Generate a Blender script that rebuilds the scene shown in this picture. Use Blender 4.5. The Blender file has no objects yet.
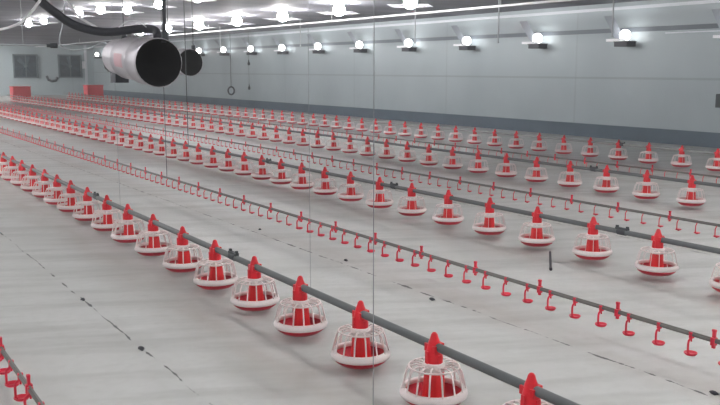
import bpy, math, random
from mathutils import Vector, Matrix
random.seed(7)
S = bpy.context.scene
COL = S.collection
PI = math.pi

# ------------------------------------------------------------------ materials
def lin(c):
    c = c / 255.0
    return c / 12.92 if c <= 0.04045 else ((c + 0.055) / 1.055) ** 2.4
def rgb(r, g, b): return (lin(r), lin(g), lin(b), 1.0)

def mat(name, col, rough=0.5, metal=0.0, var=0.0, scale=8.0, spec=None, bump=0.0):
    m = bpy.data.materials.new(name); m.use_nodes = True
    nt = m.node_tree; b = nt.nodes['Principled BSDF']
    b.inputs['Roughness'].default_value = rough
    b.inputs['Metallic'].default_value = metal
    if spec is not None: b.inputs['Specular IOR Level'].default_value = spec
    if var > 0 or bump > 0:
        tc = nt.nodes.new('ShaderNodeTexCoord')
        n = nt.nodes.new('ShaderNodeTexNoise'); n.inputs['Scale'].default_value = scale; n.inputs['Detail'].default_value = 4
        nt.links.new(tc.outputs['Object'], n.inputs['Vector'])
        mx = nt.nodes.new('ShaderNodeMix'); mx.data_type = 'RGBA'
        mx.inputs['A'].default_value = tuple(c * (1 - var) for c in col[:3]) + (1,)
        mx.inputs['B'].default_value = tuple(min(1, c * (1 + var)) for c in col[:3]) + (1,)
        nt.links.new(n.outputs['Fac'], mx.inputs['Factor'])
        nt.links.new(mx.outputs['Result'], b.inputs['Base Color'])
        if bump > 0:
            bp = nt.nodes.new('ShaderNodeBump'); bp.inputs['Strength'].default_value = bump; bp.inputs['Distance'].default_value = 0.01
            nt.links.new(n.outputs['Fac'], bp.inputs['Height']); nt.links.new(bp.outputs['Normal'], b.inputs['Normal'])
    else:
        b.inputs['Base Color'].default_value = col
    return m

def emis(name, col, strength):
    m = bpy.data.materials.new(name); m.use_nodes = True
    b = m.node_tree.nodes['Principled BSDF']
    b.inputs['Base Color'].default_value = (0.9, 0.9, 0.9, 1)
    b.inputs['Emission Color'].default_value = col
    b.inputs['Emission Strength'].default_value = strength
    return m

M = {}
M['red'] = mat('red_plastic', rgb(226, 22, 40), 0.35, 0, 0.08, 6)
M['red_tube'] = mat('red_tube_plastic', rgb(232, 26, 34), 0.4, 0, 0.08, 6)
M['red_pan'] = mat('red_pan_plastic', rgb(196, 22, 48), 0.4, 0, 0.08, 6)
M['red_nip'] = mat('red_nipple_plastic', rgb(226, 30, 62), 0.35, 0, 0.05, 10)
M['white'] = mat('white_plastic', rgb(238, 226, 224), 0.4, 0, 0.04, 8)
M['pipe'] = mat('galvanised_feed_pipe', rgb(98, 102, 103), 0.5, 0.25, 0.15, 5)
M['palepipe'] = mat('pale_feed_pipe', rgb(150, 152, 150), 0.5, 0.2, 0.12, 5)
M['wpipe'] = mat('grey_water_pipe', rgb(112, 110, 106), 0.5, 0.2, 0.12, 5)
M['clamp'] = mat('dark_clamp', rgb(66, 70, 74), 0.6, 0.3, 0.1, 5)
M['cord'] = mat('dark_cord', rgb(84, 88, 92), 0.8)
M['cordlight'] = mat('pale_cord', rgb(176, 180, 184), 0.7)
M['faint'] = mat('grey_nylon_cord', rgb(150, 154, 158), 0.8)
M['black'] = mat('black_rubber', rgb(38, 40, 48), 0.55, 0, 0.2, 10)
M['steel'] = mat('galvanised_steel', rgb(176, 172, 178), 0.42, 0.45, 0.14, 4)
M['mouthshade'] = mat('shaded_mouth_steel', rgb(12, 12, 16), 0.9, 0, 0.2, 6)  # near-black tone stands in for shade inside the heater mouth
M['whitecable'] = mat('white_cable', rgb(226, 226, 230), 0.5)
M['boxdark'] = mat('dark_housing', rgb(52, 54, 62), 0.6)
M['plate'] = mat('white_enamel', rgb(244, 244, 248), 0.3)
M['acrylic'] = mat('white_acrylic_plate', rgb(246, 246, 250), 0.5)
_nt = M['acrylic'].node_tree; _b = _nt.nodes['Principled BSDF']; _o = _nt.nodes['Material Output']
_t = _nt.nodes.new('ShaderNodeBsdfTranslucent'); _t.inputs[0].default_value = (.95, .95, .97, 1); _m = _nt.nodes.new('ShaderNodeMixShader'); _m.inputs[0].default_value = .6
_nt.links.new(_b.outputs[0], _m.inputs[1]); _nt.links.new(_t.outputs[0], _m.inputs[2]); _nt.links.new(_m.outputs[0], _o.inputs[0])
M['baffle'] = mat('grey_baffle', rgb(150, 156, 164), 0.6, 0, 0.05, 4)
M['fan'] = mat('dark_fan_blade', rgb(64, 82, 92), 0.4, 0.3, 0.3, 3)
M['fanback'] = mat('dark_fan_opening', rgb(52, 68, 76), 0.8, 0, 0.3, 2)
M['frame'] = mat('fan_frame_steel', rgb(108, 120, 126), 0.5, 0.3, 0.1, 3)
M['trimdark'] = mat('dark_wall_strip', rgb(112, 120, 128), 0.6, 0, 0.12, 1.5)
M['trimwhite'] = mat('pale_eave_trim', rgb(222, 226, 232), 0.4)
M['base'] = mat('bluish_plinth', rgb(92, 106, 118), 0.7, 0, 0.22, 1.2)
M['label'] = mat('red_sticker', rgb(186, 146, 154), 0.5)
M['hopper'] = mat('red_hopper', rgb(214, 60, 70), 0.5, 0, 0.1, 3)
M['bulb'] = emis('lamp_glow', (1.0, 0.985, 0.97, 1), 230.0)
M['wbulb'] = emis('wall_lamp_glow', (1.0, 0.985, 0.97, 1), 7.0)
M['sbulb'] = emis('small_lamp_glow', (1.0, 0.985, 0.97, 1), 110.0)
M['strongfill'] = emis('strong_fill_glow', (1.0, 0.985, 0.97, 1), 52.0)  # stronger emission for the added fill tubes deeper in the shed
M['tube'] = emis('fill_tube_glow', (1.0, 0.985, 0.97, 1), 24.0)  # emission for the added fill tubes near the camera

# floor: pale concrete, soft transverse ripples, brownish dust strips and dashed joints
def floor_material():
    m = bpy.data.materials.new('pale_concrete_floor'); m.use_nodes = True
    nt = m.node_tree; N = nt.nodes; Lk = nt.links; b = N['Principled BSDF']
    geo = N.new('ShaderNodeNewGeometry')
    sep = N.new('ShaderNodeSeparateXYZ'); Lk.new(geo.outputs['Position'], sep.inputs[0])
    def math_(op, a, bb=None, clamp=False):
        n = N.new('ShaderNodeMath'); n.operation = op; n.use_clamp = clamp
        for i, v in enumerate((a, bb)):
            if v is None: continue
            if isinstance(v, (int, float)): n.inputs[i].default_value = v
            else: Lk.new(v, n.inputs[i])
        return n.outputs[0]
    def noise(scale, vec, detail=4, rough=0.55):
        n = N.new('ShaderNodeTexNoise'); n.inputs['Scale'].default_value = scale; n.inputs['Detail'].default_value = detail
        n.inputs['Roughness'].default_value = rough
        Lk.new(vec, n.inputs['Vector']); return n.outputs['Fac']
    def turned(sx, sy, ang):
        mp = N.new('ShaderNodeMapping'); mp.inputs['Rotation'].default_value = (0, 0, ang)
        Lk.new(geo.outputs['Position'], mp.inputs['Vector'])
        m2 = N.new('ShaderNodeMapping'); m2.inputs['Scale'].default_value = (sx, sy, 1); Lk.new(mp.outputs[0], m2.inputs['Vector']); return m2.outputs[0]
    def mapping(sx, sy):
        mp = N.new('ShaderNodeMapping'); mp.inputs['Scale'].default_value = (sx, sy, 1)
        Lk.new(geo.outputs['Position'], mp.inputs['Vector']); return mp.outputs[0]
    def mixc(fac, a, bcol):
        n = N.new('ShaderNodeMix'); n.data_type = 'RGBA'
        if isinstance(fac, float): n.inputs['Factor'].default_value = fac
        else: Lk.new(fac, n.inputs['Factor'])
        for key, v in (('A', a), ('B', bcol)):
            if isinstance(v, tuple): n.inputs[key].default_value = v
            else: Lk.new(v, n.inputs[key])
        return n.outputs['Result']
    def ramp(fac, lo, hi):
        n = N.new('ShaderNodeMapRange'); n.inputs['From Min'].default_value = lo; n.inputs['From Max'].default_value = hi
        Lk.new(fac, n.inputs['Value']); return n.outputs[0]
    ripple = noise(1.0, turned(0.5, 3.4, .42), 3)          # bands across the rows
    patch = noise(0.8, mapping(1, 0.6), 5)
    fine = noise(14, mapping(1, 1), 3)
    c = mixc(ramp(patch, 0.3, 0.7), rgb(188, 189, 186), rgb(204, 205, 203))
    c = mixc(math_('MULTIPLY', ramp(ripple, 0.45, 0.66), 0.6), c, rgb(166, 167, 164))
    c = mixc(math_('MULTIPLY', ramp(fine, 0.45, 0.75), 0.16), c, rgb(150, 148, 144))
    # dusty strips where litter gathers beside each feed line
    X = sep.outputs['X']; Y = sep.outputs['Y']
    wob = math_('MULTIPLY', math_('SUBTRACT', noise(0.7, mapping(1, 1), 3), 0.5), 0.5)
    Xw = math_('ADD', X, wob)
    strip = None
    for x0, hw in ((2.55, .42), (4.62, .33), (6.3, .4), (8.2, .3), (10.1, .4), (12.2, .3), (14.1, .4)):
        d = math_('ABSOLUTE', math_('SUBTRACT', Xw, x0))
        s = math_('SUBTRACT', 1.0, math_('DIVIDE', d, hw), True)
        strip = s if strip is None else math_('MAXIMUM', strip, s)
    dust = math_('MULTIPLY', math_('MULTIPLY', strip, ramp(noise(2.2, mapping(1, .5), 4), 0.3, 0.7)), 0.5)
    c = mixc(dust, c, rgb(158, 148, 140))
    # dashed dirty joints running with the rows
    wig = math_('MULTIPLY', math_('SUBTRACT', noise(1.6, mapping(0.0, 1), 3), 0.5), 0.07)
    Xj = math_('ADD', X, wig)
    joint = None
    for i, (x0, wd) in enumerate(((1.88, .017), (4.50, .022), (8.05, .016), (11.9, .016))):
        d = math_('ABSOLUTE', math_('SUBTRACT', Xj, x0))
        nn = noise(3.0 + .3 * i, mapping(0.2, 1.0), 4, .75)
        wdn = math_('MULTIPLY', ramp(nn, 0.47, 0.66), wd)
        s = math_('LESS_THAN', d, wdn)
        joint = s if joint is None else math_('MAXIMUM', joint, s)
    c = mixc(math_('MULTIPLY', joint, 0.9), c, rgb(44, 44, 46))
    Lk.new(c, b.inputs['Base Color'])
    b.inputs['Roughness'].default_value = 0.5
    b.inputs['Specular IOR Level'].default_value = 0.45
    bp = N.new('ShaderNodeBump'); bp.inputs['Strength'].default_value = 0.25; bp.inputs['Distance'].default_value = 0.03
    Lk.new(ripple, bp.inputs['Height']); Lk.new(bp.outputs['Normal'], b.inputs['Normal'])
    return m

def panel_material(name, base, dark, axis, period, vstreak, seam_z=None, rough=0.55):
    """wall or ceiling sheets: thin seams every `period` along `axis`, streaky weathering."""
    m = bpy.data.materials.new(name); m.use_nodes = True
    nt = m.node_tree; N = nt.nodes; Lk = nt.links; b = N['Principled BSDF']
    geo = N.new('ShaderNodeNewGeometry')
    sep = N.new('ShaderNodeSeparateXYZ'); Lk.new(geo.outputs['Position'], sep.inputs[0])
    mp = N.new('ShaderNodeMapping'); mp.inputs['Scale'].default_value = vstreak
    Lk.new(geo.outputs['Position'], mp.inputs['Vector'])
    n = N.new('ShaderNodeTexNoise'); n.inputs['Scale'].default_value = 1.0; n.inputs['Detail'].default_value = 5
    Lk.new(mp.outputs[0], n.inputs['Vector'])
    mx = N.new('ShaderNodeMix'); mx.data_type = 'RGBA'
    mr = N.new('ShaderNodeMapRange'); mr.inputs['From Min'].default_value = .3; mr.inputs['From Max'].default_value = .7
    Lk.new(n.outputs['Fac'], mr.inputs['Value']); Lk.new(mr.outputs[0], mx.inputs['Factor'])
    mx.inputs['A'].default_value = base; mx.inputs['B'].default_value = dark
    out = mx.outputs['Result']
    def seam(src, per, off, half, strength, out):
        a = N.new('ShaderNodeMath'); a.operation = 'ADD'; a.inputs[1].default_value = off; Lk.new(src, a.inputs[0])
        w_ = N.new('ShaderNodeMath'); w_.operation = 'PINGPONG'; w_.inputs[1].default_value = per / 2; Lk.new(a.outputs[0], w_.inputs[0])
        l = N.new('ShaderNodeMath'); l.operation = 'LESS_THAN'; l.inputs[1].default_value = half; Lk.new(w_.outputs[0], l.inputs[0])
        k = N.new('ShaderNodeMath'); k.operation = 'MULTIPLY'; k.inputs[1].default_value = strength; Lk.new(l.outputs[0], k.inputs[0])
        m2 = N.new('ShaderNodeMix'); m2.data_type = 'RGBA'; Lk.new(k.outputs[0], m2.inputs['Factor']); Lk.new(out, m2.inputs['A'])
        m2.inputs['B'].default_value = tuple(v * .45 for v in dark[:3]) + (1,)
        return m2.outputs['Result']
    out = seam(sep.outputs[axis], period, 0.4, 0.03, 0.18, out)
    if seam_z is not None:
        out = seam(sep.outputs['Z'], 40.0, -seam_z + 40.0, 0.03, 0.34, out)
    Lk.new(out, b.inputs['Base Color'])
    b.inputs['Roughness'].default_value = rough
    return m
M['floor'] = floor_material()
M['wall'] = panel_material('grey_wall_panels', rgb(180, 190, 194), rgb(166, 177, 182), 'Y', 6.1, (1, .5, .35), 1.72)
M['endwall'] = panel_material('grey_end_panels', rgb(186, 198, 202), rgb(172, 184, 188), 'X', 6.0, (.5, 1, .35), None)
M['ceil'] = panel_material('grey_ceiling_sheets', rgb(122, 122, 131), rgb(84, 84, 94), 'Y', 3.35, (.12, .9, 1), None, 0.75)

# ------------------------------------------------------------------ mesh builder
class MB:
    def __init__(s): s.v = []; s.f = []; s.mi = []; s.sm = []
    def add(s, vs, fs, mi=0, smooth=False):
        o = len(s.v); s.v += [tuple(v) for v in vs]
        for f in fs: s.f.append([i + o for i in f]); s.mi.append(mi); s.sm.append(smooth)
    def box(s, a, b, mi=0):
        x0, y0, z0 = a; x1, y1, z1 = b
        s.add([(x0,y0,z0),(x1,y0,z0),(x1,y1,z0),(x0,y1,z0),(x0,y0,z1),(x1,y0,z1),(x1,y1,z1),(x0,y1,z1)],
              [(0,3,2,1),(4,5,6,7),(0,1,5,4),(1,2,6,5),(2,3,7,6),(3,0,4,7)], mi)
    def tube(s, path, r, n=8, mi=0, caps=True, closed=False):
        P = [Vector(p) for p in path]; rs = r if isinstance(r, (list, tuple)) else [r] * len(P)
        L = len(P); rings = []; prev = None
        for i, p in enumerate(P):
            if closed: t = P[(i+1) % L] - P[i-1]
            else: t = P[min(i+1, L-1)] - P[max(i-1, 0)]
            t.normalize()
            if prev is None:
                up = Vector((0,0,1)) if abs(t.z) < .9 else Vector((1,0,0))
                a = t.cross(up).normalized()
            else:
                a = (prev - t * prev.dot(t)).normalized()
            prev = a; bb = t.cross(a)
            rings.append([p + (a * math.cos(2*PI*k/n) + bb * math.sin(2*PI*k/n)) * rs[i] for k in range(n)])
        vs = [v for rg in rings for v in rg]; fs = []
        for i in range(L if closed else L - 1):
            j = (i + 1) % L
            for k in range(n): fs.append((i*n+k, i*n+(k+1) % n, j*n+(k+1) % n, j*n+k))
        s.add(vs, fs, mi, True)
        if caps and not closed:
            s.add(rings[0], [tuple(range(n))], mi); s.add(rings[-1], [tuple(reversed(range(n)))], mi)
    def lathe(s, prof, n=20, mi=0, center=(0,0,0), mod=None, closed=False):
        """profile of (r, z) turned about z"""
        vs = []; cx, cy, cz = center
        for r, z in prof:
            for k in range(n):
                a = 2*PI*k/n; rr = r * (mod(a, z) if mod else 1)
                vs.append((cx + rr*math.cos(a), cy + rr*math.sin(a), cz + z))
        fs = []; L = len(prof)
        for i in range(L if closed else L - 1):
            j = (i + 1) % L
            for k in range(n): fs.append((i*n+k, i*n+(k+1) % n, j*n+(k+1) % n, j*n+k))
        s.add(vs, fs, mi, True)
    def xform(s, mtx): s.v = [tuple(mtx @ Vector(v)) for v in s.v]; return s
    def mesh(s, name, mats):
        me = bpy.data.meshes.new(name); me.from_pydata(s.v, [], s.f)
        for m in (mats if isinstance(mats, (list, tuple)) else [mats]): me.materials.append(m)
        me.polygons.foreach_set('material_index', s.mi); me.polygons.foreach_set('use_smooth', s.sm)
        me.update(); return me

def link(name, me, parent=None, loc=None):
    o = bpy.data.objects.new(name, me); COL.objects.link(o)
    if parent: o.parent = parent
    if loc: o.location = loc
    return o
def part(name, mb, mats, parent, loc=None): return link(name, mb.mesh(name, mats), parent, loc)
def tag(o, label, cat, group=None, kind=None):
    o['label'] = label; o['category'] = cat
    if group: o['group'] = group
    if kind: o['kind'] = kind
    return o
def thing(name, loc, label, cat, group=None):
    o = bpy.data.objects.new(name, None); COL.objects.link(o); o.location = loc; o.empty_display_size = .1
    return tag(o, label, cat, group)
def struct(name, mb, mats):
    o = link(name, mb.mesh(name, mats)); o['kind'] = 'structure'; return o
def copy_thing(src, loc, label, group=None):
    r = src.copy(); COL.objects.link(r); r.location = loc; r['label'] = label
    if group: r['group'] = group
    for ch in list(src.children):
        c = ch.copy(); COL.objects.link(c); c.parent = r
        for g in list(ch.children):
            d = g.copy(); COL.objects.link(d); d.parent = c
    return r
ORD = ['zeroth','first','second','third','fourth','fifth','sixth','seventh','eighth','ninth','tenth','eleventh','twelfth','thirteenth','fourteenth','fifteenth','sixteenth','seventeenth','eighteenth','nineteenth','twentieth','twenty-first','twenty-second','twenty-third','twenty-fourth']

# ------------------------------------------------------------------ the shed
WX, YE, HC = 19.26, 68.0, 3.80          # side wall, end wall, ceiling height
XL, YB = -9.0, -6.0
b = MB(); b.box((XL-.1, YB-.1, -.15), (WX+.1, YE+.1, 0)); struct('floor', b, M['floor'])
b = MB(); b.box((XL-.1, YB-.1, HC), (WX+.1, YE+.1, HC+.12)); struct('ceiling', b, M['ceil'])
b = MB(); b.box((WX, YB-.1, 0), (WX+.12, YE+.1, HC)); struct('wall_right', b, M['wall'])
b = MB(); b.box((XL, YE, 0), (WX, YE+.12, HC)); struct('wall_far', b, M['endwall'])
b = MB(); b.box((XL-.12, YB-.1, 0), (XL, YE+.1, HC)); struct('wall_left', b, M['wall'])
b = MB(); b.box((XL, YB-.12, 0), (WX, YB, HC)); struct('wall_back', b, M['endwall'])
b = MB(); b.box((WX-.03, YB, 0), (WX, YE, .37)); b.box((WX-.035, YB, .37), (WX, YE, .385)); struct('baseboard_right', b, M['base'])
b = MB(); b.box((WX-.03, YB, 2.98), (WX, YE, 3.10)); struct('trim_1', b, M['trimdark'])
b = MB(); b.box((WX-.07, YB, 3.60), (WX, YE, 3.68)); struct('trim_2', b, M['trimwhite'])
b = MB(); b.box((WX-.03, YB, 2.90), (WX, 14.8, 2.93)); struct('trim_glint', b, M['trimwhite'])  # pale strip standing in for a bright glint on the wall
b = MB(); b.box((18.55, YE-.05, 0), (18.75, YE, HC)); struct('trim_4', b, M['trimwhite'])

# ------------------------------------------------------------------ pan feeders
ZR = 0.13                               # height of the white rim
def feeder_meshes(n, detail, spoke=.0058):
    hood = MB()                         # red hood clamped round the pipe
    hood.lathe([(.0525,.306),(.0525,.335),(.047,.37),(.040,.405),(.034,.43),(.024,.455),(.019,.475),(.010,.486),(.0,.488)], n)
    if detail:
        hood.box((-.034,-.05,.37), (.034,.05,.415)); hood.box((.02,-.03,.405), (.05,.03,.42))
        hood.box((-.012,-.055,.30), (.012,-.048,.36)); hood.box((-.058,-.012,.30), (-.05,.012,.38))
    collar = MB(); collar.lathe([(.0,.252),(.060,.252),(.066,.262),(.066,.300),(.058,.308),(.0,.308)], n)
    gr = MB(); ns = 15
    for k in range(ns):
        a = 2*PI*(k+.35)/ns; c, s_ = math.cos(a), math.sin(a)
        pts = [(.060,.284),(.105,.294),(.140,.286),(.163,.258),(.176,.205),(.190,.145)]
        gr.tube([(r*c, r*s_, z) for r, z in pts], spoke, 5 if detail else 3, 0, False)
    gr.lathe([(.144,.284),(.149,.289),(.155,.284),(.150,.278)], n, closed=True)
    rim = MB(); rim.lathe([(.166,.150),(.178,.156),(.194,.150),(.203,.126),(.198,.108),(.184,.108)], n, closed=True)
    pan = MB(); pan.lathe([(.0,.082),(.08,.080),(.135,.084),(.176,.120),(.186,.116),(.174,.085),(.140,.062),(.09,.054),(.0,.054)], n)
    tube = MB()
    lob = lambda a, z: 1 + .10*math.cos(3*a + .8) - (.22 if abs(math.sin(1.5*a + .2)) < .14 else 0)
    tube.lathe([(.052,.262),(.056,.24),(.062,.17),(.068,.10),(.072,.075)], 36 if detail else 12, mod=lob if detail else None)
    if detail:
        for k in range(3):
            a = 2*PI*k/3 + .5
            tube.box((-.008,-.008,.082),(.008,.008,.12)); 
    return dict(hood=(hood,'red'), collar=(collar,'white'), grille=(gr,'white'), rim=(rim,'white'), pan=(pan,'red_pan'), feed_tube=(tube,'red_tube'))
def make_feeder(spoke=.0058):
    t = thing('pan_feeder', (0,0,0), '-', 'feeder', None)
    for nm, (mb, m) in feeder_meshes(24, True, spoke).items(): part(nm, mb, M[m], t)
    return t
def merged_far():
    mb = MB(); mats = []
    for nm, (p, m) in feeder_meshes(10, False, .0034).items():
        i = len(mats); mats.append(M[m]); mb.add(p.v, p.f, i, True)
    return mb.mesh('far_pan_feeder', mats)
proto = make_feeder(); fine = make_feeder(.0032); used = {}
FAR = merged_far()
def seq(c2, c1, c0, n, start, end):
    out = []; i = start
    while i < n: out.append(c2*i*i + c1*i + c0); i += 1
    step = out[-1] - out[-2]
    while out[-1] + step < end: out.append(out[-1] + step)
    return out
YH = 56.0
seqs = [[2.98, 3.775, 4.575, 5.385, 6.165, 6.96, 7.73, 8.58, 9.4, 10.21, 11.04, 11.86, 12.63, 13.41, 14.19, 14.98, 15.78, 16.6] + [16.60 + .80*i for i in range(1, 8)],
        seq(-.0040, .803, 5.084, 12, -1, 40.0),
        seq(-.0013, .774, 7.490, 21, 0, YH - 1.2),
        seq(-.0012, .793, 9.820, 16, 0, YH + 1.6)]
nm_line = ['nearest feed line', 'second feed line', 'third feed line', 'farthest feed line']
FX = [2.974, 6.667, 10.50, 14.50]
def sag(y): return .018 * max(0.0, (8.5 - max(y, 2.0)) / 6.5) ** 1.5      # the near end of the first line hangs a little lower
for k, ys in enumerate(seqs):
    for i, y in enumerate(ys):
        lab = None
        if k == 0 and i == 0: lab = 'pan feeder on the nearest feed line, only its red hood above the bottom edge'
        elif i < 22:
            lab = 'red and white pan feeder, %s from the near end of the %s' % (ORD[i + 1], nm_line[k])
            if k == 1 and i == 0: lab = 'red pan feeder cut by the right edge, first on the second feed line'
        else: lab = 'tiny red pan feeder in the crowded far stretch of the %s' % nm_line[k]
        grp = 'pan feeders on the %s' % nm_line[k] if i < 22 else 'far pan feeders on the %s' % nm_line[k]
        dx = random.uniform(-.006, .006); dz = -.014 - sag(y) if k == 0 else 0
        if y < 26:
            src = proto if k == 0 else fine
            if src not in used:
                t = src; t.location = (FX[k] + dx, y, dz); t['label'] = lab; t['group'] = grp; used[src] = 1
            else: t = copy_thing(src, (FX[k] + dx, y, dz), lab, grp)
            pass
        else:
            o = link('pan_feeder', FAR, None, (FX[k] + dx, y, 0)); tag(o, lab, 'feeder', grp)

# ------------------------------------------------------------------ feed lines
ZP = .388
CL = [[10.66, 6.57], [13.17, 9.41, 5.51], [9.3], [12.1]]
ENDS = [YH, YH, YH, YH + 2.6]
FL = []; WL = []
for k in range(4):
    t = thing('feed_line', (FX[k], 2, 0), ['dark grey feed pipe carrying the nearest row of red pan feeders', 'grey feed pipe through the second row of red pan feeders',
              'grey feed pipe through the third row of red pan feeders', 'pale grey feed pipe through the farthest row of feeders beside the side wall'][k], 'feed pipe', 'feed pipes running the length of the shed'); FL.append(t)
    b = MB(); b.tube([(0, y - 2, ZP - (sag(y) if k == 0 else 0)) for y in (-2, 2, 3, 4, 5, 6, 7, 8.5, 12, ENDS[k])], .026, 12); part('pipe', b, M['pipe' if k < 3 else 'palepipe'], t)
    for y in CL[k]:
        b = MB(); b.tube([(0, y-2-.05, ZP), (0, y-2+.05, ZP)], .032, 10); b.box((-.016, y-2-.075, ZP), (.016, y-2+.075, ZP+.042)); b.box((-.01, y-2-.075, ZP+.042), (.01, y-2-.05, ZP+.06)); b.box((-.01, y-2+.05, ZP+.042), (.01, y-2+.075, ZP+.06))
        part('hanger_clamp', b, M['clamp'], t)

# ------------------------------------------------------------------ drinker lines
ZW = .25
def nip_arm():
    b = MB(); b.box((-.014,-.012,ZW-.026), (.014,.012,ZW+.016))
    b.tube([(0,0,ZW-.02),(0,0,ZW-.05)], .006, 6)
    b.tube([(-.004,0,ZW-.02),(-.028,0,ZW-.042),(-.032,0,ZW-.06),(-.032,0,.128),(-.02,0,.122)], .0078, 6)
    return b
def nip_cup():
    b = MB(); b.lathe([(.0,.116),(.034,.117),(.041,.125),(.044,.126),(.043,.118),(.034,.108),(.0,.107)], 14); return b
def nip_far():
    b = MB(); b.tube([(-.01,0,ZW-.01),(-.032,0,ZW-.04),(-.032,0,.12)], .007, 4); b.lathe([(.0,.118),(.036,.130),(.036,.122),(.0,.106)], 8); return b
def bracket():
    b = MB(); b.box((-.018,-.014,ZW-.03), (.018,.014,ZW+.022)); b.box((-.008,-.010,ZW+.02), (.008,.010,ZW+.074)); b.box((-.009,-.013,ZW+.062), (.009,.013,ZW+.076))
    b.box((-.008,-.010,ZW-.05), (.008,.010,ZW-.03)); return b
A_ = nip_arm().mesh('nipple_drinker', M['red_nip']); CUP = nip_cup().mesh('drip_cup', M['red_nip']); NF = nip_far().mesh('nipple_drinker', M['red_nip'])
BR = bracket().mesh('saddle_bracket', M['red_nip'])
DL = [(.90, 2.12, 2.36, 7.0, 'grey drinker pipe with red drip cups cut by the bottom left corner'),
      (4.83, 3.376 - 4*.2567, 3.21 - .787, 57.0, 'grey drinker pipe with red drip cups behind the nearest feed line'),
      (8.45, 4.42, 6.28 - 3*.764, 57.0, 'grey drinker pipe with red drip cups between the second and third feed lines'),
      (12.3, 6.3, 6.5, 57.0, 'grey drinker pipe with red drip cups between the third and farthest feed lines')]
for x, y0, yb, y1, lab in DL:
    t = thing('drinker_line', (x, 1, -.018 if 4 < x < 6 else 0), lab, 'drinker pipe', 'nipple drinker lines'); WL.append(t)
    b = MB(); b.tube([(0,-3,ZW),(0,y1-1,ZW)], .0145, 8); b.box((-.006,-3,ZW+.008),(.006,y1-1,ZW+.018)); part('pipe', b, M['wpipe'], t)
    ystuff = None; n = 0; y = y0
    while y < y1 and n < 100:
        near = y < 9 and x < 6
        a = link('nipple_drinker', A_ if near else NF, t, (0, y-1, 0))
        if near: link('drip_cup', CUP, a, (0, 0, 0))
        y += .2567 if x < 6 else .25; n += 1
    if y < y1:
        far = MB(); src = nip_far()
        while y < y1:
            o = len(far.v); far.add([(v[0], v[1]+y-1, v[2]) for v in src.v], src.f, 0, True); y += .2567 if x < 6 else .25
        o = part('far_nipples', far, M['red_nip'], t); o['kind'] = 'stuff'
    y = yb
    while y < y1: link('saddle_bracket', BR, t, (0, y-1, 0)); y += .787 if x < 6 else .77

# ------------------------------------------------------------------ hoppers at the far end of the rows
def hopper(x, y, lab):
    t = thing('feed_hopper', (x, y, 0), lab, 'hopper', 'feed hoppers at the far ends of the rows')
    b = MB(); w = .52; v = .46
    vs = [(-v,-v,.06),(v,-v,.06),(v,v,.06),(-v,v,.06),(-w,-w,.30),(w,-w,.30),(w,w,.30),(-w,w,.30),(-w,-w,.86),(w,-w,.86),(w,w,.86),(-w,w,.86)]
    b.add(vs, [(0,3,2,1),(0,1,5,4),(1,2,6,5),(2,3,7,6),(3,0,4,7),(4,5,9,8),(5,6,10,9),(6,7,11,10),(7,4,8,11)])
    part('bin', b, M['hopper'], t)
    b = MB(); b.box((-w-.03,-w-.03,.86),(w+.03,w+.03,.90)); part('lid', b, M['hopper'], t)
    for sx in (-1, 1):
        for sy in (-1, 1):
            b = MB(); b.tube([(sx*.40,sy*.40,0),(sx*.40,sy*.40,.10)], .025, 6); part('leg', b, M['hopper'], t)
hopper(11.35, YH + .4, 'red feed hopper standing under the left wall fan at the end of the third row')
hopper(16.5, YH + 2.6, 'red feed hopper right of the wall fans, ending the farthest row')

# ------------------------------------------------------------------ end wall fans
def fan(x, z, lab, rot):
    t = thing('wall_fan', (x, YE-.12, z), lab, 'fan', 'square extractor fans on the far end wall')
    w = .88; b = MB()
    for a, c in (((-w,-.1,-w),(w,.12,-w+.09)), ((-w,-.1,w-.09),(w,.12,w)), ((-w,-.1,-w+.09),(-w+.09,.12,w-.09)), ((w-.09,-.1,-w+.09),(w,.12,w-.09))): b.box(a, c)
    part('frame', b, M['frame'], t)
    b = MB(); b.box((-w+.09,.08,-w+.09),(w-.09,.12,w-.09)); part('shutter', b, M['fanback'], t)
    b = MB(); b.tube([(0,-.08,0),(0,.07,0)], .12, 12); part('hub', b, M['frame'], t)
    for k in range(6):
        a = 2*PI*k/6 + rot; b = MB(); c, s = math.cos(a), math.sin(a)
        pr = [(.1,-.07),(.1,.07),(.70,.17),(.74,-.12)]; q = []
        for d in (0, .02):
            for i, (r, l) in enumerate(pr): q.append((r*c - l*s, -.02 + l*.35 + d, r*s + l*c))
        b.add(q, [(0,1,2,3),(7,6,5,4),(0,4,5,1),(1,5,6,2),(2,6,7,3),(3,7,4,0)]); part('blade', b, M['fan'], t)
    b = MB(); b.box((-.03,-.1,-w+.09),(.03,-.07,w-.09)); part('strut', b, M['frame'], t)
fan(14.15, 2.18, 'dark square extractor fan on the far wall, left one of the pair', .2)
fan(17.42, 2.18, 'dark square extractor fan on the far wall, right one nearer the corner', .6)
b = MB(); b.tube([(15.65,YE-.092,1.45),(15.75,YE-.092,1.15),(16.0,YE-.092,1.05),(16.3,YE-.092,1.1),(16.42,YE-.092,1.35)], .09, 8)
tag(part('cable_loop', b, M['clamp'], None), 'dark curved cable loop hanging on the far wall between the fans', 'cable')
b = MB(); b.box((18.35, YE-.12, 2.0), (18.62, YE-.001, 2.55)); b.box((18.38, YE-.14, 2.1), (18.59, YE-.12, 2.5))
tag(part('switch_box', b, M['plate'], None), 'small white switch box on the far wall beside the corner post', 'switch box')

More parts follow.
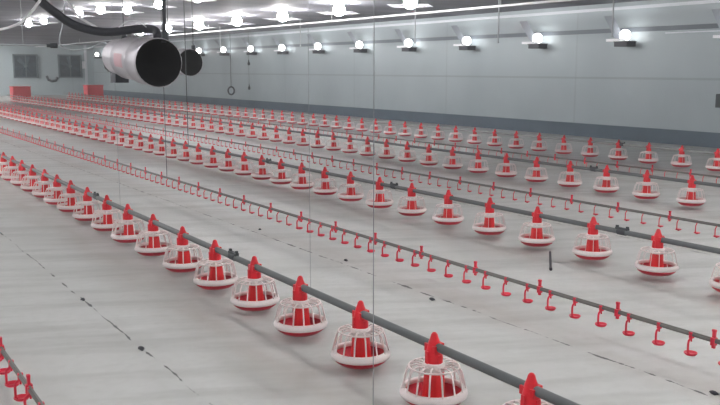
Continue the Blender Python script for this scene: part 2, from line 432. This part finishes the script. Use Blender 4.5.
# ------------------------------------------------------------------ wall lamps with baffles
def wall_lamp():
    t = thing('wall_lamp', (0,0,0), '-', 'lamp')
    b = MB(); b.box((-.46,-.24,-.19),(-.10,.20,-.05)); b.box((-.48,-.26,-.065),(-.08,.22,-.05)); b.box((-.10,-.05,-.16),(0,.05,-.08)); part('housing', b, M['boxdark'], t)
    b = MB(); b.box((-.50,-.24,-.05),(-.08,.44,-.03)); b.box((-.51,-.24,-.05),(-.50,.44,.02)); part('reflector_tray', b, M['plate'], t)
    b = MB(); prof = [(.0,-.15)] + [(.15*math.cos(a), .15*math.sin(a)) for a in [(-PI/2) + PI*i/10 for i in range(1, 10)]] + [(.0,.15)]
    b.lathe(prof, 16, center=(-.36,-.08,.115)); part('bulb', b, M['wbulb'], t)
    b = MB(); q = []
    for d in (0, .012):
        q += [(-.10-d,.44,-.02+d),(-.10-d,.12,-.02+d),(-.62-d,.12,.62+d),(-.62-d,.44,.62+d)]
    b.add(q, [(0,1,2,3),(7,6,5,4),(0,4,5,1),(1,5,6,2),(2,6,7,3),(3,7,4,0)]); part('baffle', b, M['baffle'], t)
    return t
wl = wall_lamp()
ys = [15.9 + 3.32*i for i in range(16)]
for i, y in enumerate(ys):
    lab = 'glowing wall lamp in a dark housing, %s from the right along the side wall' % ORD[i+1] if i < 10 else 'faint far wall lamp among the last ones toward the end wall'
    g = 'lamps along the side wall' if i < 10 else 'far lamps along the side wall'
    z = 2.77 + .0035*(y-15.9)
    if i == 0: t = wl; t.location = (WX-.03, y, z); t['label'] = lab; t['group'] = g
    else: copy_thing(wl, (WX-.03, y, z), lab, g)
for y in (12.58, 9.26, 5.94, 2.62): copy_thing(wl, (WX-.03, y, 2.77), 'added wall lamp, unseen outside the right edge, lighting the near stretch', 'added lamps of the near side wall')  # unseen lamps added along the wall for extra light

# ------------------------------------------------------------------ ceiling lamps
def ceiling_lamp(br, glow):
    t = thing('ceiling_lamp', (0,0,0), '-', 'lamp')
    b = MB(); b.lathe([(.0,0),(br*1.7,0),(br*1.75,-.02),(.06,-.025),(.05,-.05),(.0,-.05)], 14); part('socket_shade', b, M['baffle'], t)  # disc widened to keep the bulb's light off the ceiling
    b = MB(); prof = [(.0,-br)] + [(br*math.cos(a), br*math.sin(a)) for a in [(-PI/2) + PI*i/10 for i in range(1, 10)]] + [(.0,br)]
    b.lathe(prof, 18, center=(0,0,-.03-br)); part('bulb', b, M[glow], t)
    zb = -.03 - br - br*.6; pr = br*4.3
    b = MB(); b.lathe([(.02,zb-.03),(pr,zb+.01),(pr,zb+.02),(.02,zb-.02)], 4, closed=True); part('reflector_plate', b, M['acrylic'], t)
    return t
cl = ceiling_lamp(.165, 'bulb'); cs = ceiling_lamp(.115, 'sbulb')
small = [True]
lines = [('line nearest the side wall', 12.75, [17.35 + 3.36*i for i in range(7)]),
         ('middle line', 8.05, [16.7] + [19.5 + 2.62*i for i in range(3)]),
         ('left line above the hose', 7.35, [25.0, 27.25, 31.9, 34.3])]
first = True
for nm, x, ys in lines:
    for i, y in enumerate(ys):
        lab = 'bright ceiling lamp, %s from the near end of the %s' % (ORD[i+1], nm)
        if first: t = cl; t.location = (x, y, HC); t['label'] = lab; t['group'] = 'ceiling lamps'; first = False
        elif nm[0] in 'lm' and not nm.startswith('line') and small: small.clear(); cs.location = (x, y, HC); cs['label'] = lab; cs['group'] = 'ceiling lamps'
        elif nm[0] in 'lm' and not nm.startswith('line'): copy_thing(cs, (x, y, HC), lab, 'ceiling lamps')
        else: copy_thing(cl, (x, y, HC), lab, 'ceiling lamps')
def fill_tube_lamp(glow):  # unseen fittings added as fill light for floor, left side and end wall
    t = thing('fill_tube_lamp', (0,0,0), 'added fill light tubes, unseen, on the ceiling of the shed', 'lamp', 'added fill tubes outside the frame')
    b = MB(); b.box((-.18,-.8,-.05),(.18,.8,0)); part('fitting', b, M['plate'], t)
    for x in (-.09, .09):
        b = MB(); b.tube([(x,-.76,-.075),(x,.76,-.075)], .03, 8); part('tube', b, M[glow], t)
    return t
tl = fill_tube_lamp('tube'); tf = fill_tube_lamp('strongfill'); seen = set()
for x, ys in ((-6.5, (-3, 2, 7, 12, 18, 24, 30, 37, 44, 52, 60)), (-2.5, (-3, 2, 7, 12, 18, 24, 30, 37, 44, 52, 60)), (-.6, (16, 22, 28, 34, 41, 48)), (3.0, (30, 35, 40, 45, 50, 55)), (1.2, (-3, 1, 5, 9, 14, 20, 26, 32, 39, 47, 56)), (5.0, (-3, 0, 3, 6, 56, 61, 66)), (8.0, (58, 60, 62, 64, 66)), (9.2, (61, 63, 65)), (9.0, (-3, 0, 3, 6, 9)), (13.0, (-3, 1, 5, 9)), (17, (-3, 1, 5))):
    for y in ys:
        q = tf if y >= 14 else tl
        if q not in seen: q.location = (x, y, HC); seen.add(q)
        else: copy_thing(q, (x, y, HC), q['label'])

# ------------------------------------------------------------------ conduits and rods under the ceiling
b = MB(); b.tube([(14.5, 5, 3.50), (14.5, 24, 3.50), (14.5, 66, 3.56)], .032, 6)
for y in (8, 16, 24, 34, 44, 54): b.tube([(14.5, y, 3.51), (14.5, y, HC)], .008, 5)
tag(part('conduit', b, M['whitecable'], None), 'long white conduit hung under the ceiling parallel to the rows', 'conduit')
rods = [(13.36, 2.70), (17.17, 2.66), (20.84, 2.75), (27.9, 2.80), (35.1, 2.72)]
rn = ['right end', 'second from the right', 'third from the right', 'fourth from the right', 'leftmost']
for (y, z), n_ in zip(rods, rn):
    b = MB(); b.tube([(15.5, y, HC), (15.5, y, z)], .018, 6); b.lathe([(.0,-.01),(.028,-.01),(.028,.02),(.0,.02)], 8, center=(15.5, y, z))
    tag(part('hanging_rod', b, M['cordlight'], None), 'thin pale rod hanging from the ceiling before the side wall, %s' % n_, 'rod', 'rods hanging before the side wall')

# ------------------------------------------------------------------ hanging cords
def cord(name, a, z0, r, m, lab, wt=None):
    b = MB(); b.tube([(a[0], a[1], HC), (a[0], a[1], z0)], r, 6)
    if wt: b.tube([(a[0], a[1], z0+.02), (a[0], a[1], z0-wt)], r*4, 8)
    return tag(part(name, b, M[m], None), lab, 'cord', 'hanging cords')
cord('rope', (1.74, 2.586), 0.0, .0017, 'faint', 'thin dark rope hanging in the foreground from ceiling to floor across the nearest feed line')
def suspend(line, x, y, z, r, m):
    b = MB(); b.tube([(0, y-line.location.y, HC), (0, y-line.location.y, z)], r, 6); part('suspension_cord', b, M[m], line)
suspend(FL[1], FX[1], 16.87, ZP, .009, 'cord'); suspend(FL[0], FX[0], 9.69, ZP, .0022, 'faint'); suspend(FL[0], FX[0], 5.24, ZP, .0015, 'faint')
suspend(WL[1], 4.83, 13.19, ZW, .005, 'cord')
for ln in FL: suspend(ln, 0, -2.5, ZP, .004, 'cord')
for ln in WL: suspend(ln, 0, -1.5, ZW, .004, 'cord')
# winch ring and weights before the side wall
t = thing('hanging_ring', (18.6, 40.9, 0), 'dark ring hanging on a cord before the side wall', 'ring')
b = MB(); b.tube([(0,0,HC),(0,0,1.06)], .014, 6); part('cord', b, M['cord'], t)
b = MB(); b.tube([(.16*math.cos(2*PI*k/14)*.86, -.16*math.cos(2*PI*k/14)*.5, .86 + .2*math.sin(2*PI*k/14)) for k in range(14)], .045, 8, closed=True); part('ring', b, M['boxdark'], t)
t = thing('cord_weight', (18.6, 38.75, 0), 'two small dark weights on a thin cord beside the hanging ring', 'weight')
b = MB(); b.tube([(0,0,HC),(0,0,1.0)], .008, 5); part('cord', b, M['cord'], t)
for z in (1.08, 2.28):
    b = MB(); b.lathe([(.0,-.13),(.06,-.12),(.07,-.02),(.03,.05),(.02,.14),(.0,.14)], 8, center=(0,0,z)); part('weight', b, M['clamp'], t)

# ------------------------------------------------------------------ heaters
def heater():
    t = thing('heater', (0,0,0), '-', 'heater')
    ax = Matrix.Translation((0,0,0)) @ Matrix.Rotation(-PI/2 + .06, 4, 'X')   # local +z -> +y (away), rising a little
    def lz(prof, n=28, closed=False):
        q = MB(); q.lathe(prof, n, closed=closed); q.xform(ax); return q
    q = lz([(.222,0),(.230,.01),(.230,.03),(.224,.05),(.222,.30),(.226,.31),(.226,.34),(.214,.36),(.205,.80),(.21,.81),(.21,.84),(.196,.86),(.182,1.18),(.15,1.28),(.08,1.30),(.0,1.30)])
    part('casing', q, M['steel'], t)
    q = lz([(.222,0),(.214,.004),(.208,.30),(.0,.34)]); part('shaded_lining', q, M['mouthshade'], t)  # closes the mouth; its darkness is shade put into the colour
    q = lz([(.0,.55),(.09,.55),(.11,.62),(.11,.9),(.0,.9)], 16); part('burner', q, M['mouthshade'], t)
    q = MB(); q.box((-.05,1.18,-.20),(.09,1.36,-.02)); q.tube([(.0,1.3,.0),(.0,1.42,.0)], .10, 12); part('gas_valve', q, M['boxdark'], t)
    q = MB()
    for k in range(7):
        a = PI + .35 - k*.09
        q.add([(.2145*math.cos(a), .44, .2145*math.sin(a)+.027), (.2145*math.cos(a-.09), .44, .2145*math.sin(a-.09)+.027), (.2105*math.cos(a-.09), .70, .2105*math.sin(a-.09)+.043), (.2105*math.cos(a), .70, .2105*math.sin(a)+.043)], [(0,1,2,3)])
    part('sticker', q, M['label'], t)
    for x, y in ((.085, .06), (0, 1.0)):
        q = MB(); q.box((x-.025,y-.02,.19),(x+.025,y+.02,.29)); part('lug', q, M['clamp'], t)
    return t
h1 = heater(); h1.location = (2.80, 7.75, 2.035)
h1['label'] = 'steel cylinder heater with dark open mouth hanging at upper left'
h2 = copy_thing(h1, (6.94, 17.3, 2.11), 'farther cylinder heater partly hidden behind the near heater')
h2.scale = (1.25, 1.25, 1.25)
h1['group'] = h2['group'] = 'cylinder heaters'
def strap(x, y, z, r, lab, lean):
    b = MB(); b.tube([(x, y, z), (x+lean, y, HC)], r, 8); tag(part('hanging_strap', b, M['black'], None), lab, 'strap', 'straps holding the heaters')
strap(2.885, 7.81, 2.30, .020, 'dark strap rising from the near heater mouth to the ceiling', .03)
strap(7.046, 17.375, 2.46, .008, 'thin dark strap holding the farther heater', 0)
strap(2.80, 8.75, 2.36, .004, 'thin wire holding the rear of the near heater', 0)
strap(6.94, 18.55, 2.54, .008, 'thin wire holding the rear of the farther heater', 0)
def smooth(pts, n=6):
    P = [Vector(p) for p in pts]; out = []
    for i in range(len(P)-1):
        p0, p1, p2, p3 = P[max(i-1,0)], P[i], P[i+1], P[min(i+2, len(P)-1)]
        for k in range(n):
            u = k/n; out.append(.5*((2*p1) + (p2-p0)*u + (2*p0-5*p1+4*p2-p3)*u*u + (3*p1-p0-3*p2+p3)*u**3))
    out.append(P[-1]); return out
b = MB(); b.tube(smooth([(1.40,8.3,HC),(1.55,8.3,3.1),(1.74,8.3,2.76),(1.89,8.3,2.60),(1.99,8.3,2.517),(2.19,8.3,2.386),(2.445,8.2,2.324),(2.75,8.1,2.358),(2.865,8.02,2.345),(2.87,7.96,2.285)]), .040, 10)
tag(part('hose', b, M['black'], None), 'thick black hose curving down from the ceiling onto the near heater', 'hose')
def cable(path, r, lab, m='whitecable'):
    b = MB(); b.tube(smooth(path), r, 6); tag(part('cable', b, M[m], None), lab, 'cable', 'loose cables at upper left')

cable([(2.05,8,HC),(1.95,8,3.0),(1.83,8,2.61),(1.80,8,2.55),(1.74,8,2.47),(1.66,8,2.39),(1.56,8,2.34),(1.44,8,2.31),(1.2,8,2.27),(.7,8,2.3),(.3,8,HC)], .013, 'white cable sagging in a curve at the top left corner')
cable([(1.7,8.6,HC),(2.0,8.7,3.0),(2.19,8.7,2.675),(2.262,8.7,2.589),(2.33,8.7,2.50),(2.407,8.7,2.444),(2.484,8.7,2.405),(2.56,8.65,2.34)], .013, 'white cable crossing the black hose down to the near heater')
cable([(2.45,9.5,2.9),(2.38,9.5,2.45),(2.36,9.5,2.37),(2.34,9.5,2.28),(2.36,9.5,2.22),(2.47,9.5,2.18),(2.64,9.45,2.2),(2.75,9.3,2.26),(2.78,9.1,2.20)], .006, 'thin pale wire looping below the hose behind the near heater', 'cordlight')
cable([(2.52,8.02,2.36),(2.60,8.0,2.42),(2.70,8.0,2.42),(2.78,8.0,2.37)], .005, 'thin wire arching over the hose on top of the near heater', 'cordlight')
t = thing('spray_pipe', (3.0,14,2.34), 'thin pale pipe with a dark end fitting left of the near heater above the fans', 'pipe')
b = MB(); b.tube([(-2.2,0,0),(.36,0,0)], .014, 6); part('pipe', b, M['cordlight'], t)
b = MB(); b.tube([(.25,0,0),(.31,0,0)], .026, 8); b.tube([(.31,0,0),(.41,0,0)], .038, 8); part('end_fitting', b, M['clamp'], t)
for xx in (-.1, -1.2):
    b = MB(); b.tube([(xx,0,0),(xx,0,HC-2.34)], .006, 5); part('hanger', b, M['cordlight'], t)
# ------------------------------------------------------------------ small things
b = MB(); b.box((WX-.12,12.85,1.02),(WX-.001,13.12,1.36)); b.box((WX-.13,12.9,1.08),(WX-.12,13.07,1.3)); b.tube([(WX-.06,12.98,1.36),(WX-.06,12.98,2.9)], .012, 6)
tag(part('control_box', b, M['clamp'], None), 'small dark control box on the side wall at the right edge', 'box')
b = MB(); b.tube([(6.09,5.89,.014),(6.66,6.46,.014)], .012, 6); b.tube([(6.07,5.87,.014),(6.12,5.92,.014)], .016, 6)
tag(part('stick', b, M['boxdark'], None), 'short dark stick lying on the floor between drinker pipe and second feed line', 'stick')

for i, (x, y, r_) in enumerate(((1.88, 7.3, .030), (1.87, 5.75, .034), (4.60, 7.35, .026), (4.42, 5.66, .03), (4.55, 3.0, .026), (4.62, 9.4, .024))):
    b = MB(); b.lathe([(.0,0),(r_,0),(r_*.8,.012),(r_*.3,.02),(.0,.02)], 9, mod=lambda a, z: 1 + .3*math.sin(3*a + i) + .2*math.cos(2*a))
    o = part('litter_clump', b, M['boxdark'], None); o.location = (x, y, 0); o.scale = (.5, 1.3, 1)
    tag(o, 'small dark litter clump on the floor joint ' + ('left of the nearest feed line' if x < 3 else 'behind the nearest feed line'), 'litter', 'litter clumps left of the nearest feed line' if x < 3 else 'litter clumps behind the nearest feed line')

# ------------------------------------------------------------------ light and camera
w = bpy.data.worlds.new('World'); S.world = w; w.use_nodes = True
w.node_tree.nodes['Background'].inputs[0].default_value = (.8, .85, .95, 1); w.node_tree.nodes['Background'].inputs[1].default_value = .2
# thin dusty haze in the shed air
_v = w.node_tree.nodes.new('ShaderNodeVolumeScatter'); _v.inputs['Color'].default_value = (.95, .97, 1, 1)
_v.inputs['Density'].default_value = .0042; _v.inputs['Anisotropy'].default_value = .2
w.node_tree.links.new(_v.outputs[0], w.node_tree.nodes['World Output'].inputs['Volume'])
F = 850.0
yaw, pitch = .576, .156
cam = bpy.data.cameras.new('camera'); co = bpy.data.objects.new('camera', cam); COL.objects.link(co); S.camera = co
cam.sensor_fit = 'HORIZONTAL'; cam.sensor_width = 36; cam.lens = 36*F/720; cam.clip_end = 300
r = Vector((math.cos(yaw), -math.sin(yaw), 0)); f = Vector((math.sin(yaw)*math.cos(pitch), math.cos(yaw)*math.cos(pitch), -math.sin(pitch))); u = r.cross(f)
mtx = Matrix((r, u, -f)).transposed().to_4x4(); mtx.translation = (0, 0, 1.98); co.matrix_world = mtx
S.view_settings.view_transform = 'Standard'; S.view_settings.look = 'None'; S.view_settings.gamma = 1; S.view_settings.use_curve_mapping = False
S.view_settings.exposure = 0.58
